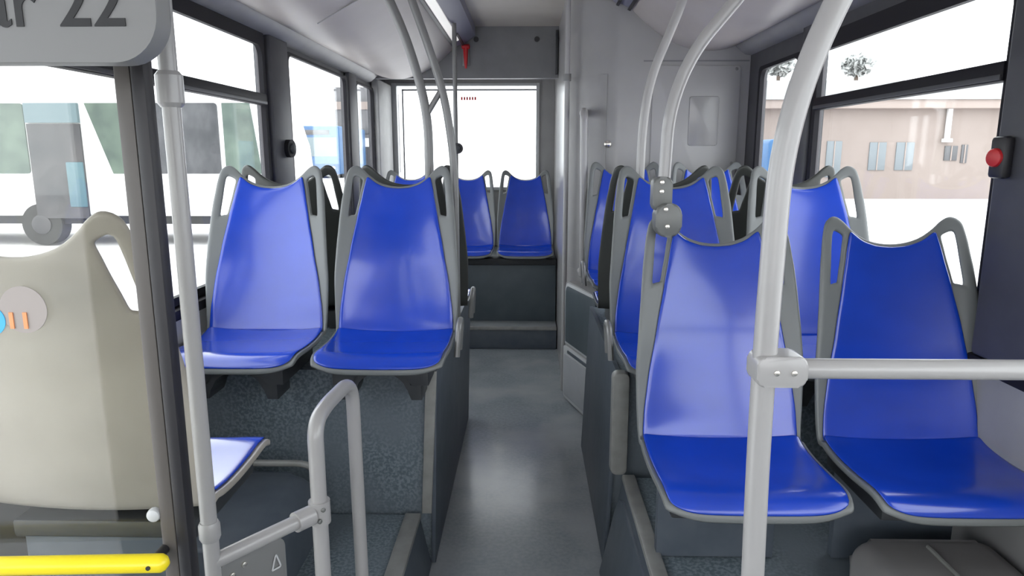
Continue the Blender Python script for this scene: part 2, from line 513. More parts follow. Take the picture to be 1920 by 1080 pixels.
for s, nm, ye in ((-1, 'left', 5.62), (1, 'right', 4.18)):
    low = bez((s * 1.18, 2.11), (s * 1.02, 2.045), (s * 0.80, 2.07), (s * 0.56, 2.33))
    poly = low + [(s * 0.56, ZC + 0.01), (s * 1.27, ZC + 0.01), (s * 1.27, 2.13), (s * 1.18, 2.13)]
    o = extrude_profile(poly, YF, ye, M['cove'], 'ceiling_cove_' + nm)
    struct(o, 'cream curved ceiling cove, %s' % nm)
    # head trim over the windows
    poly = [(s * 1.275, 2.055), (s * 1.275, 2.14), (s * 1.17, 2.14), (s * 1.18, 2.105), (s * 1.235, 2.06)]
    o = extrude_profile(poly, YF, ye, M['wall'], 'trim_%d' % (8 if s < 0 else 9))
    struct(o, 'grey trim over the windows, %s' % nm)
    # light channel beside the central ceiling
    t = thing('ceiling_light_strip', 'long ceiling light strip over the %s side of the aisle' % nm, 'ceiling light', (s * 0.5, 2, 2.3), 'aisle light strips')
    ye2 = ye - 0.02
    o = extrude_profile([(s * 0.565, 2.315), (s * 0.50, 2.345), (s * 0.50, 2.465), (s * 0.565, 2.465)], YF, ye2, M['duct'], 'channel', t)
    o = extrude_profile([(s * 0.50, 2.335), (s * 0.41, 2.40), (s * 0.41, 2.468), (s * 0.50, 2.468)], YF, ye2, M['duct'], 'duct_face', t, label='blue-grey sloping duct face')
    o = extrude_profile([(s * 0.553, 2.308), (s * 0.510, 2.328), (s * 0.512, 2.338), (s * 0.556, 2.318)], YF, ye2 - 0.25, M['lamp'], 'diffuser', t, label='white lamp diffuser')
    o = extrude_profile([(s * 0.574, 2.296), (s * 0.558, 2.303), (s * 0.561, 2.312), (s * 0.577, 2.305)], YF, ye2, M['black'], 'rubber_seal', t)
    o = extrude_profile([(s * 0.508, 2.322), (s * 0.494, 2.328), (s * 0.496, 2.34), (s * 0.51, 2.334)], ye2 - 0.5, ye2, M['black'], 'end_seal', t)
# seam on left cove
bm = nb(); tube(bm, [(-0.93, 3.2, 2.066), (-0.66, 3.2, 2.212)], 0.003, 6)
struct(obj('trim_10', bm, M['light_panel']), 'pale seam across the left cove')

# ------------------------------------------------------------------ rear: bulkhead, rear window
bm = nb()
bz = bez((-1.18, 2.11), (-1.02, 2.045), (-0.80, 2.07), (-0.56, 2.33))
box(bm, XL, 0.30, 5.63, 5.70, 2.085, ZC)
o = struct(obj('wall_back_header', bm, M['bulk']), 'dark grey panel over the rear window')
for x in (-0.405, 0.065):
    bm = nb(); cyl(bm, (x, 5.632, 2.375), (0, -1, 0), 0.02, 0.012)
    tag(obj('black_cap', bm, M['black']), 'small black round cap on the dark rear panel, %s the red hammer' % ('beside' if x < 0 else 'far from'), 'cap', 'caps on the rear panel')
bm = nb(); box(bm, 0.21, 0.23, 5.60, 5.632, 2.11, 2.44, 0.004)
struct(obj('trim_11', bm, M['base']), 'dark edge strip of the rear panel')

bm = nb()
box(bm, XL, 0.30, YB, YB + 0.06, 0.0, 1.18)
box(bm, XL, 0.30, YB, YB + 0.06, 2.12, ZC)
box(bm, 0.10, 0.30, YB, YB + 0.06, 1.18, 2.12)
box(bm, XL, -1.215, YB, YB + 0.06, 1.18, 2.12)
struct(obj('wall_back', bm, M['wall']), 'grey rear wall around the back window')
t = bpy.data.objects.new('window_9', None); COL.objects.link(t); t.location = (-0.55, YB, 1.18); ROOT[t.name] = Vector(t.location)
struct(t, 'large rear window')
bm = nb()
for a in ((-1.215, -1.17, 1.18, 2.12), (0.07, 0.10, 1.18, 2.12), (-1.17, 0.07, 1.18, 1.21), (-1.17, 0.07, 2.095, 2.12)):
    box(bm, a[0], a[1], YB - 0.02, YB + 0.04, a[2], a[3], 0.004)
obj('window_frame', bm, M['rim'], t)
bm = nb(); box(bm, -1.12, 0.07, YB - 0.006, YB + 0.006, 2.055, 2.07); box(bm, -1.125, -1.112, YB - 0.006, YB + 0.006, 1.2, 2.07)
obj('glazing_line', bm, M['hatch'], t)
bm = nb(); box(bm, -1.18, 0.08, YB + 0.02, YB + 0.026, 1.19, 2.11)
obj('pane', bm, M['glass'], t)
bm = nb()
for k in range(6):
    box(bm, -0.60 + k * 0.024, -0.60 + k * 0.024 + 0.017, YB + 0.008, YB + 0.012, 1.975, 2.003)
tag(obj('window_sticker', bm, M['red']), 'tiny red lettered sticker on the rear window', 'sticker')

# ------------------------------------------------------------------ rear right housing (engine tower)
R = 0.34
x0, yf = 0.235, 4.16
poly = [(XR - 0.002, yf)]
for k in range(13):
    a = math.radians(270 - 90 * k / 12)
    poly.append((x0 + R + R * math.cos(a), yf + R + R * math.sin(a)))
poly += [(x0, YB - 0.005), (XR - 0.002, YB - 0.005)]
t = thing('engine_housing', 'tall pale grey rounded housing filling the rear right corner', 'engine housing', (0.8, 5.0, 0))
bm = nb(); prism(bm, poly, lambda p: (p[0], p[1], 0), lambda p: (p[0], p[1], ZC))
obj('housing_body', bm, M['tower'], t)
def arc_strip(z0, z1, a0, a1, off, thick, n=12):
    bm = nb(); c = (x0 + R, yf + R)
    pin, pout = [], []
    for k in range(n + 1):
        a = math.radians(a0 + (a1 - a0) * k / n)
        pin.append((c[0] + (R - 0.004) * math.cos(a), c[1] + (R - 0.004) * math.sin(a)))
        pout.append((c[0] + (R + off + thick) * math.cos(a), c[1] + (R + off + thick) * math.sin(a)))
    prism(bm, pin + pout[::-1], lambda p: (p[0], p[1], z0), lambda p: (p[0], p[1], z1), 0.002)
    return bm
obj('corner_panel', arc_strip(0.80, 1.955, 184, 250, 0.0, 0.006), M['wall'], t, label='lighter curved corner panel')
bm = nb(); prism(bm, rrect(0.715, 1.215, 0.85, 2.0, 0.02, 4), lambda p: (p[0], yf - 0.008, p[1]), lambda p: (p[0], yf + 0.01, p[1]), 0.003)
d = obj('service_door', bm, M['light_panel'], t, label='flat light grey service door')
bm = nb(); prism(bm, rrect(0.93, 1.10, 1.55, 1.83, 0.015, 4), lambda p: (p[0], yf - 0.012, p[1]), lambda p: (p[0], yf - 0.004, p[1]), 0.002)
obj('notice_plate', bm, M['tower'], d)
for z in (1.98, 1.45, 0.95):
    for x in (0.735, 1.19):
        bm = nb(); cyl(bm, (x, yf - 0.007, z), (0, -1, 0), 0.009, 0.005, 12, True)
        obj('screw', bm, M['clamp'], d)
bm = nb(); box(bm, 0.66, 1.262, yf - 0.002, yf + 0.01, 2.022, 2.030)
obj('seam_strip', bm, M['bulk'], t)
bm = nb(); cyl(bm, (0.47, yf + 0.02, 1.56), (-0.2, -1, 0), 0.022, 0.03, 16, True)
obj('lock', bm, M['bolt'], t, label='bright metal lock')

# hand rail loop on the housing and the thin upright at its corner
def pole_thing(name, label, cat, pts, r, rnd=0.15, m='pole', group=None, seg=18):
    p0 = Vector(pts[0])
    t = thing(name, label, cat, tuple(p0), group)
    bm = nb(); tube(bm, roundpath(pts, rnd, 10), r, seg)
    obj('tube', bm, M[m], t, smooth=50)
    return t
t = pole_thing('grab_bar', 'grey upright grab bar with rounded top on the engine housing', 'grab handle',
               [(0.325, 4.20, 0.80), (0.325, 4.02, 0.80), (0.315, 4.02, 1.74), (0.325, 4.24, 1.74)], 0.022, 0.06)
t = pole_thing('corner_pole', 'thin pale upright pole at the corner of the engine housing', 'pole',
               [(0.232, 4.30, 0.0), (0.232, 4.30, ZC)], 0.0155, 0.1, 'light_panel')
bm = nb(); tube(bm, [(0.232, 4.30, 1.93), (0.232, 4.30, 1.97)], 0.024, 18); obj('joint_sleeve', bm, M['clamp'], t)

# ------------------------------------------------------------------ seats
def interp(tab, x):
    if x <= tab[0][0]: return tab[0][1]
    for (a, b), (c, d) in zip(tab, tab[1:]):
        if x <= c:
            t = (x - a) / (c - a)
            t = t * t * (3 - 2 * t) * 0.3 + t * 0.7
            return b + (d - b) * t
    return tab[-1][1]

# side profile (y, z), crease at 0,0, passenger faces -y
CUSH = [(0.0, 0.0), (-0.05, -0.010), (-0.13, -0.014), (-0.23, -0.008), (-0.305, 0.0), (-0.352, -0.006), (-0.372, -0.028), (-0.377, -0.05)]
BACK = [(0.0, 0.0), (0.012, 0.03), (0.028, 0.09), (0.050, 0.18), (0.075, 0.30), (0.105, 0.42), (0.135, 0.52), (0.165, 0.62)]
def arclen(pts):
    s = [0]
    for a, b in zip(pts, pts[1:]):
        s.append(s[-1] + math.dist(a, b))
    return s
def catmull(pts, n=6):
    out = []
    P = [pts[0]] + pts + [pts[-1]]
    for i in range(1, len(P) - 2):
        for k in range(n):
            t = k / n
            out.append(tuple(0.5 * ((2 * P[i][j]) + (-P[i-1][j] + P[i+1][j]) * t + (2*P[i-1][j] - 5*P[i][j] + 4*P[i+1][j] - P[i+2][j]) * t*t
                       + (-P[i-1][j] + 3*P[i][j] - 3*P[i+1][j] + P[i+2][j]) * t**3) for j in (0, 1)))
    out.append(pts[-1])
    return out
CU, BK = catmull(CUSH), catmull(BACK)
CUs, BKs = arclen(CU), arclen(BK)
def along(pts, ss, s):
    s = max(0, min(s, ss[-1]))
    for i in range(len(ss) - 1):
        if s <= ss[i + 1]:
            t = (s - ss[i]) / (ss[i + 1] - ss[i] + 1e-9)
            return (pts[i][0] + (pts[i+1][0] - pts[i][0]) * t, pts[i][1] + (pts[i+1][1] - pts[i][1]) * t)
    return pts[-1]

OUT = [(0, 0.222), (0.15, 0.227), (0.35, 0.230), (0.55, 0.223), (0.72, 0.216), (0.85, 0.210), (0.94, 0.202), (1.0, 0.190)]
BLU = [(0, 0.214), (0.15, 0.210), (0.3, 0.198), (0.5, 0.174), (0.7, 0.151), (0.85, 0.135), (1.0, 0.120)]
TOPX = [(0, 0.532), (0.04, 0.535), (0.08, 0.548), (0.115, 0.576), (0.135, 0.598), (0.155, 0.612), (0.172, 0.612), (0.186, 0.601), (0.198, 0.580), (0.206, 0.555)]

def back_pt(x, v, off=0.0):
    """x lateral, v 0..1 up the back"""
    top = interp(TOPX, abs(x)) * 1.035
    s = v * top
    y, z = along(BK, BKs, s)
    k = abs(x) / 0.215
    d = 0.036 * k * k * min(1, 0.55 + v)
    fl = 0.0
    return Vector((x, y - d - off, z + 0.0 + off * 0.2))
def cush_pt(x, v, off=0.0):
    k = abs(x) / 0.215
    L = CUs[-1] * (1 - 0.085 * k ** 7)
    y, z = along(CU, CUs, v * L)
    rise = 0.018 * k * k * (1 - v * 0.8)
    # blend with the side curl of the backrest at the crease
    yb = 0.036 * k * k * 0.55 * max(0, 1 - v * 5)
    return Vector((x, y - yb, z + rise + off))
def cw(v, blue):
    w = interp([(0, 0.214), (0.6, 0.214), (0.9, 0.212), (0.97, 0.209), (1.0, 0.205)] if blue else
               [(0, 0.222), (0.6, 0.223), (0.9, 0.221), (0.97, 0.218), (1.0, 0.214)], v)
    return w

NV, NC = 22, 8
def blue_back():
    bm = nb(); rows = []
    for i in range(NV + 1):
        v = i / NV
        w = interp(BLU, v)
        rows.append([bm.verts.new(back_pt(w * a / NC, v * 0.985, 0.006)) for a in range(-NC, NC + 1)])
    for a, b in zip(rows, rows[1:]):
        for k in range(2 * NC):
            bm.faces.new([a[k], a[k + 1], b[k + 1], b[k]])
    return bm
def blue_cush():
    bm = nb(); rows = []
    for i in range(17):
        v = i / 16
        w = cw(v, True)
        rows.append([bm.verts.new(cush_pt(w * a / NC, v * 0.965, 0.006)) for a in range(-NC, NC + 1)])
    for a, b in zip(rows, rows[1:]):
        for k in range(2 * NC):
            bm.faces.new([a[k], a[k + 1], b[k + 1], b[k]])
    return bm
def frame_bm():
    bm = nb(); rows = []

    vs = [0.66 * i / 14 for i in range(15)] + [0.68, 0.70] + [0.70 + 0.232 * i / 8 for i in range(1, 9)] + [0.952, 0.975, 1.0]
    for v in vs:
        wb, wo = interp(BLU, v), interp(OUT, v)
        q = max(0.0, min(1.0, (v - 0.68) / 0.26))
        fi, fo = 0.11 - 0.01 * q, 0.46 + 0.08 * q      # inner and outer edge of the handle slot
        cols = [0, fi, fi + 0.28 * (fo - fi), fi + 0.72 * (fo - fi), fo, (fo + 1) / 2, 1.0]
        xs = [wb * a / 4 for a in range(0, 5)] + [wb + (wo - wb) * c for c in cols[1:]]
        full = [-x for x in xs[:0:-1]] + xs
        rows.append([bm.verts.new(back_pt(x, v)) for x in full])
    n = len(rows[0]); h = n // 2
    for i, (a, b) in enumerate(zip(rows, rows[1:])):
        vm = (vs[i] + vs[i + 1]) / 2
        for k in range(n - 1):
            j = k - h if k >= h else h - 1 - k      # 0.. from centre
            c = j - 4
            if (0.70 < vm < 0.93 and c in (1, 2, 3)):
                continue
            bm.faces.new([a[k], a[k + 1], b[k + 1], b[k]])
    crow = [rows[0]]
    for i in range(1, 15):
        v = i / 14
        w = cw(v, False)
        row = []
        for kk in range(n):
            f = (kk - h) / h
            # use the same column spread as the crease row
            x = rows[0][kk].co.x / 0.222 * w
            row.append(bm.verts.new(cush_pt(x, v)))
        crow.append(row)
    for a, b in zip(crow, crow[1:]):
        for k in range(n - 1):
            bm.faces.new([a[k], a[k + 1], b[k + 1], b[k]])
    loose = [v for v in bm.verts if not v.link_faces]
    bmesh.ops.delete(bm, geom=loose, context='VERTS')
    return bm

def solid(th, off=-1):
    def f(o):
        m = o.modifiers.new('solidify', 'SOLIDIFY'); m.thickness = th; m.offset = off
        m2 = o.modifiers.new('subsurf', 'SUBSURF'); m2.levels = 1; m2.render_levels = 1
    return f
def lift(bm, z):
    bmesh.ops.translate(bm, verts=bm.verts, vec=(0, 0, z)); return bm

def orient(bm, fwd=True):
    bmesh.ops.recalc_face_normals(bm, faces=bm.faces)
    s = sum((f.normal.y * -1 + f.normal.z) * f.calc_area() for f in bm.faces)
    if s < 0:
        bmesh.ops.reverse_faces(bm, faces=bm.faces)
    return bm

def raw(name, bm, m, parent, mods=(), label=None):
    """child mesh in the thing's own frame"""
    me = bpy.data.meshes.new(name); bm.to_mesh(me); bm.free(); me.materials.append(m)
    for f in me.polygons: f.use_smooth = True
    o = bpy.data.objects.new(name, me); COL.objects.link(o); o.parent = parent
    if not mods: me.set_sharp_from_angle(angle=math.radians(35))
    for fn in mods: fn(o)
    if label: o['label'] = label
    return o

def arch_base(h, w=0.16, y0=-0.31, y1=0.02):
    """moulded foot with an arched opening towards the front"""
    bm = nb()
    z1 = h - 0.03
    ar = min(0.085, z1 * 0.8)
    n = 12
    pts = [(-w, 0), (-w, z1), (w, z1), (w, 0), (w - 0.05, 0)]
    for k in range(n + 1):
        a = PI * k / n
        pts.append(((w - 0.06) * math.cos(a), ar * math.sin(a)))
    pts.append((-w + 0.05, 0))
    prism(bm, pts, lambda p: (p[0], y0, p[1]), lambda p: (p[0], y1, p[1]), 0.004)
    return bm

def tall_base(h):
    bm = nb()
    box(bm, -0.19, 0.19, -0.31, 0.0, h - 0.075, h - 0.034, 0.008)
    return bm
def tall_legs(h):
    bm = nb()
    prism(bm, [(-0.03, 0), (-0.03, h - 0.07), (0.0, h - 0.07), (0.0, 0)], lambda p: (-0.165, p[0], p[1]), lambda p: (0.165, p[0], p[1]), 0.002)
    return bm

def make_seat(label, loc, h, kind='arch', colour='blue', group=None, guard=0):
    t = thing('bus_seat', label, 'seat', loc, group)
    raw('shell', lift(orient(frame_bm()), h), M['frame' if colour == 'blue' else 'beige'], t, (solid(0.014),),
        'grey outer shell with two slotted handles' if colour == 'blue' else 'beige outer shell with two slotted handles')
    raw('backrest', lift(orient(blue_back()), h), M['blue'], t, (solid(0.005),), 'glossy blue backrest')
    raw('cushion', lift(orient(blue_cush()), h), M['blue'], t, (solid(0.005),), 'glossy blue seat panel')
    if kind == 'arch':
        raw('base', arch_base(h), M['base'], t)
    elif kind == 'bench':
        bm = nb(); box(bm, -0.16, 0.16, -0.33, 0.0, 0.0, h - 0.022, 0.006); raw('base', bm, M['base'], t)
    else:
        b = raw('base', tall_base(h), M['base'], t)
        raw('support_plate', tall_legs(h), M['riser'], t)
    return t
def add_guard(t, s, h):
    bm = nb()
    tube(bm, roundpath([(s * 0.236, -0.02, h - 0.06), (s * 0.244, -0.02, h + 0.06), (s * 0.244, -0.10, h + 0.06), (s * 0.236, -0.12, h - 0.06)], 0.035, 6), 0.011, 10)
    raw('side_guard', bm, M['clamp'], t, label='small grey loop on the aisle side')

def dup_seat(src, label, loc, rz=0.0, group=None, scale=1.0):
    r = src.copy(); COL.objects.link(r)
    r.location = loc; r.rotation_euler = (0, 0, rz); r.scale = (scale,) * 3
    r['label'] = label
    if group: r['group'] = group
    for ch in list(src.children):
        c = ch.copy(); COL.objects.link(c); c.parent = r
    return r

# nearest pair, right
H1 = 0.345
s1 = make_seat('large blue seat behind the grey pole, beside the aisle in the nearest right row', (0.535, 1.84, 0.374), H1, 'tall', group='nearest right pair')
dup_seat(s1, 'large blue seat under the right window, nearest the photo\'s right edge', (1.03, 1.84, 0.374), group='nearest right pair')
# left forward pair
H2 = 0.104
s2 = make_seat('blue seat facing the camera beside the aisle on the left, over the tall box', (-0.487, 2.50, 0.746), H2, group='left pair facing the camera')
lw = dup_seat(s2, 'blue seat facing the camera under the left window, next to the grey pole', (-0.972, 2.50, 0.746), group='left pair facing the camera')
# left rear-facing pair
a1 = dup_seat(s2, 'blue seat turned to the rear, back to back with the left aisle seat', (-0.487, 2.97, 0.746), PI, 'left pair facing the rear')
a2 = dup_seat(s2, 'blue seat turned to the rear, back to back with the left window seat', (-0.972, 2.97, 0.746), PI, 'left pair facing the rear')
# right forward pair, second row
b1 = dup_seat(s2, 'blue seat of the second right row, beside the aisle behind the pole clamp', (0.53, 2.47, 0.746), 0, 'second right row')
b2 = dup_seat(s2, 'blue seat of the second right row, under the window behind the tall grey pole', (1.015, 2.47, 0.746), 0, 'second right row')
c1 = dup_seat(s2, 'blue seat turned to the rear, back to back with the second right aisle seat', (0.53, 2.93, 0.746), PI, 'right pair facing the rear')
c2 = dup_seat(s2, 'blue seat turned to the rear, back to back with the second right window seat', (1.015, 2.93, 0.746), PI, 'right pair facing the rear')
# farthest right pair on the engine box
d1 = dup_seat(s2, 'blue seat beside the engine housing on the slanted box, next to the aisle', (0.55, 3.87, 0.746), 0, 'pair on the engine box')
d2 = dup_seat(s2, 'blue seat on the engine box close to the right window', (1.015, 3.87, 0.746), 0, 'pair on the engine box')
for q in (s2, lw, b1, b2):
    bm = nb(); w_ = 0.135
    pts = [(-w_, -0.055), (-w_, H2 - 0.03), (w_, H2 - 0.03), (w_, -0.055), (w_ - 0.035, -0.055)]
    pts += [((w_ - 0.045) * math.cos(PI * k / 12), -0.03 + 0.075 * math.sin(PI * k / 12)) for k in range(13)] + [(-w_ + 0.035, -0.055)]
    prism(bm, pts, lambda p: (p[0], -0.30, p[1]), lambda p: (p[0], -0.175, p[1]), 0.004)
    raw('front_bracket', bm, M['base'], q, label='dark arched bracket under the front edge')
dark_shell = None
for q in (a1, a2, c1, c2):
    for ch in q.children:
        if ch.name.startswith('shell'):
            if dark_shell is None:
                dark_shell = ch.data.copy(); dark_shell.materials[0] = M['darkframe']
            ch.data = dark_shell
            ch['label'] = 'dark grey outer shell with two slotted handles'
add_guard(s2, 1, H2); add_guard(b1, -1, H2); add_guard(a1, -1, H2); add_guard(d1, -1, H2)
# rear bench
H3 = 0.06
e1 = make_seat('blue rear bench seat beside the engine housing', (-0.02, 5.72, 0.69), H3, 'bench', group='rear bench seats')
e1.scale = (1.02,) * 3
dup_seat(e1, 'blue rear bench seat in the middle, seen just right of the left seat block', (-0.50, 5.72, 0.69), 0, 'rear bench seats', 1.02)
dup_seat(e1, 'blue rear bench seat by the left corner, mostly hidden behind the left seats', (-0.98, 5.72, 0.69), 0, 'rear bench seats', 1.02)
# beige-backed seat behind the glass panel, turned to the rear
n1 = make_seat('rear-facing seat with a beige shell seen through the glass panel on the left', (-0.865, 1.28, 0.20), 0.60, 'tall', 'beige')
n1.rotation_euler = (0, 0, PI)

# storage hump under the window near that seat
bm = nb()
prism(bm, rrect(-1.15, -0.72, 0.203, 0.42, 0.09, 6, (0, 0, 1, 1)), lambda p: (p[0], 1.72, p[1]), lambda p: (p[0], 2.22, p[1]), 0.03, 4)
hb = thing('wheel_cover', 'dark rounded cover on the low platform behind the beige seat', 'cover', (-0.76, 2.0, 0.2))
obj('cover_body', bm, M['riser'], hb)
bm = nb()
tube(bm, roundpath([(-1.15, 2.235, 0.214), (-1.15, 2.235, 0.445), (-0.715, 2.235, 0.445), (-0.715, 2.235, 0.214)], 0.09, 8), 0.012, 10)
obj('cover_rim', bm, M['trim'], hb, label='grey raised rim')

# beige-grey box under the nearest right seats
t = thing('heater_box', 'taupe rounded heater box on the floor under the nearest window seat', 'heater', (1.05, 1.55, 0.37))
bm = nb(); prism(bm, rrect(0.86, 1.235, 0.373, 0.50, 0.05, 6, (0, 0, 1, 1)), lambda p: (p[0], 1.0, p[1]), lambda p: (p[0], 1.70, p[1]), 0.02, 3)
obj('heater_body', bm, M['beigebox'], t)
bm = nb(); tube(bm, [(1.04, 1.03, 0.503), (1.04, 1.66, 0.503)], 0.006, 8)
obj('ridge', bm, M['trim'], t)

# ------------------------------------------------------------------ poles and rails
# tall front pole on the right with its cross bar
yp = 0.95
t = thing('grab_pole', 'thick pale grey pole in the right foreground bending outwards at the top', 'pole', (0.335, yp, 0.384))
bm = nb()
tube(bm, roundpath([(0.352, yp, 0.384), (0.334, yp, 1.15), (0.338, yp, 1.545), (0.42, yp, 1.76), (0.60, yp, 2.02), (0.72, yp, 2.16)], 0.16, 12), 0.0165, 24)
obj('tube', bm, M['pole'], t, smooth=50)
bm = nb(); cyl(bm, (0.352, yp, 0.384), (0, 0, 1), 0.035, 0.012, 24); obj('floor_flange', bm, M['clamp'], t)
t = thing('cross_rail', 'horizontal pale grey rail clamped to the right foreground pole', 'rail', (0.8, yp, 1.2))
bm = nb(); tube(bm, [(0.345, yp - 0.0, 1.203), (1.272, yp, 1.203)], 0.0145, 24)
obj('tube', bm, M['pole'], t, smooth=50)
bm = nb(); prism(bm, rrect(0.318, 0.388, 1.182, 1.226, 0.012, 5), lambda p: (p[0], yp - 0.0235, p[1]), lambda p: (p[0], yp + 0.0235, p[1]), 0.0035, 3)
c = obj('clamp', bm, M['pole'], t, label='boxy pole clamp with two bolts')
for x in (0.345, 0.369):
    bm = nb(); cyl(bm, (x, yp - 0.023, 1.203), (0, -1, 0), 0.0042, 0.003, 14, True); obj('bolt', bm, M['bolt'], c)
bm = nb(); cyl(bm, (1.275, yp, 1.203), (-1, 0, 0), 0.032, 0.014, 20); obj('wall_flange', bm, M['clamp'], t)

# two curved poles rising from the right seats
yb_ = 1.96
t = pole_thing('curved_seat_pole', 'curved grey pole rising from the handle of the nearest right aisle seat', 'pole',
               [(0.375, yb_, 1.30), (0.385, yb_, 1.62), (0.44, yb_, 1.77), (0.58, yb_ - 0.02, 1.94), (0.74, yb_ - 0.05, 2.15)], 0.017, 0.2)
bm = nb(); prism(bm, rrect(0.345, 0.398, 1.345, 1.44, 0.018, 5), lambda p: (p[0], yb_ - 0.028, p[1]), lambda p: (p[0], yb_ + 0.02, p[1]), 0.006, 3)
c = obj('pole_clamp', bm, M['clampdark'], t, label='dark grey upper clamp plate')
for z in (1.425, 1.40):
    bm = nb(); cyl(bm, (0.368, yb_ - 0.028, z), (0, -1, 0), 0.0065, 0.004, 14, True); obj('bolt', bm, M['bolt'], c)
bm = nb(); prism(bm, rrect(0.352, 0.424, 1.275, 1.368, 0.03, 6), lambda p: (p[0], yb_ - 0.045, p[1]), lambda p: (p[0], yb_ + 0.015, p[1]), 0.007, 3)
c = obj('seat_clamp', bm, M['clampdark'], t, label='dark grey rounded clamp on the seat handle')
for x, z in ((0.378, 1.352), (0.384, 1.305)):
    bm = nb(); cyl(bm, (x, yb_ - 0.045, z), (0, -1, 0), 0.0065, 0.004, 14, True); obj('bolt', bm, M['bolt'], c)
bm = nb(); box(bm, 0.36, 0.40, yb_ - 0.03, yb_ + 0.02, 1.24, 1.285, 0.006)
t = pole_thing('curved_seat_pole', 'thinner curved grey pole rising between the back-to-back right seats', 'pole',
               [(0.428, 2.70, 1.30), (0.432, 2.70, 1.60), (0.455, 2.70, 1.78), (0.57, 2.68, 2.07), (0.60, 2.67, 2.26)], 0.0165, 0.25)
# left poles
t = thing('forked_pole', 'slanting grey pole with a short branch, left of the aisle', 'pole', (-0.385, 2.735, 0.745))
bm = nb(); tube(bm, roundpath([(-0.385, 2.735, 0.745), (-0.385, 2.735, 1.66), (-0.455, 2.735, 1.92), (-0.62, 2.735, 2.29)], 0.12, 10), 0.0175, 18)
obj('tube', bm, M['clamp'], t, smooth=50)
bm = nb(); tube(bm, [(-0.387, 2.735, 1.655), (-0.330, 2.735, 1.745)], 0.011, 12)
obj('branch', bm, M['clamp'], t, smooth=50)
t = pole_thing('curved_seat_pole', 'curved grey pole just right of the forked pole, left of the aisle', 'pole',
               [(-0.286, 2.735, 0.76), (-0.286, 2.735, 1.48), (-0.322, 2.735, 1.73), (-0.384, 2.735, 1.92), (-0.47, 2.735, 2.16), (-0.51, 2.735, 2.30)], 0.0155, 0.22, 'clamp')
t = pole_thing('door_pole', 'thin straight upright pole in front of the rear window', 'pole',
               [(-0.485, 4.75, 0.0), (-0.485, 4.75, 2.34)], 0.015, 0.1, 'clamp')
def stop_button(label, c, d, m='base', r=0.03):
    t = thing('stop_button', label, 'stop button', c)
    bm = nb(); cyl(bm, c, d, r, 0.028, 20); obj('housing', bm, M['black'], t)
    bm = nb(); cyl(bm, Vector(c) + Vector(d).normalized() * 0.026, d, r * 0.6, 0.012, 18, True); obj('button', bm, M[m], t)
    return t
stop_button('small dark stop button on the thin pole before the rear window', (-0.47, 4.735, 1.54), (0, -1, 0), r=0.036)
stop_button('dark stop button on the pillar between the left windows', (-1.235, 3.60, 1.53), (1, -0.15, 0), r=0.045)
t = thing('stop_button', 'red stop button in a dark housing on the wide right pillar', 'stop button', (1.2, 1.815, 1.49))
bm = nb(); box(bm, 1.185, 1.212, 1.785, 1.845, 1.44, 1.545, 0.01); obj('housing', bm, M['black'], t)
bm = nb(); cyl(bm, (1.187, 1.815, 1.492), (-1, -0.2, 0), 0.024, 0.014, 18, True); obj('button', bm, M['red'], t, label='red push button')
# emergency hammers
def hammer(label, c, s=1.0, axis='y'):
    t = thing('emergency_hammer', label, 'emergency hammer', c)
    c = Vector(c)
    f = (lambda a, b, z: c + Vector((a, b, z)) * s) if axis == 'y' else (lambda a, b, z: c + Vector((b, a, z)) * s)
    bm = nb(); tube(bm, [f(0, 0, -0.12), f(0, 0, -0.08), f(0, 0, 0.02), f(0, 0, 0.05)], [0.008 * s, 0.013 * s, 0.02 * s, 0.02 * s], 12); obj('handle', bm, M['red'], t)
    bm = nb(); tube(bm, [f(-0.035, 0, 0.05), f(-0.028, 0, 0.05), f(0.028, 0, 0.05), f(0.035, 0, 0.05)], [0.008 * s, 0.02 * s, 0.02 * s, 0.008 * s], 12); obj('head', bm, M['red'], t)
    bm = nb(); a, b = f(-0.03, 0.012, -0.1), f(0.03, 0.03, 0.08)
    box(bm, min(a.x, b.x), max(a.x, b.x), min(a.y, b.y), max(a.y, b.y), a.z, b.z, 0.004); obj('holder', bm, M['bulk'], t)
hammer('red emergency hammer on the dark panel over the rear window', (-0.485, 5.60, 2.27), 0.95)
hammer('red emergency hammer hanging beside the right rear window', (1.205, 3.27, 1.80), 0.8, 'x')

# foreground left: pole, glass panel, hoop, yellow rail
yq = 1.15
t = thing('partition_pole', 'grey upright pole right beside the glass panel on the left', 'pole', (-0.580, yq, 0.2))
bm = nb(); tube(bm, [(-0.580, yq, 0.2), (-0.580, yq, 2.1)], 0.0145, 20)
obj('tube', bm, M['pole'], t, smooth=50)
bm = nb(); tube(bm, [(-0.580, yq, z) for z in (0.805, 0.812, 0.835, 0.842)], [0.016, 0.019, 0.019, 0.016], 20)
obj('joint_sleeve', bm, M['pole'], t)
bm = nb(); tube(bm, [(-0.580, yq, z) for z in (1.575, 1.582, 1.625, 1.632)], [0.016, 0.0215, 0.0215, 0.016], 20)
obj('joint_sleeve', bm, M['pole'], t)

t = thing('glass_partition', 'clear glass panel with a dark post at the left foreground', 'partition', (-0.9, 1.0, 0.2))
bm = nb(); box(bm, -1.268, -0.567, 0.997, 1.003, 0.24, 2.15)
g = obj('glass_pane', bm, M['pglass'], t)
bm = nb(); box(bm, -0.577, -0.553, 0.988, 1.012, 0.20, 2.2, 0.004)
obj('post', bm, M['postbrown'], t, label='brown-grey post')
bm = nb(); box(bm, -0.553, -0.532, 0.986, 1.014, 0.20, 2.2, 0.005)
obj('post_seal', bm, M['black'], t, label='black rubber edge of the post')
bm = nb(); cyl(bm, (-0.586, 0.996, 0.943), (0, -1, 0), 0.011, 0.012, 16, True)
obj('glass_clip', bm, M['rim'], t)
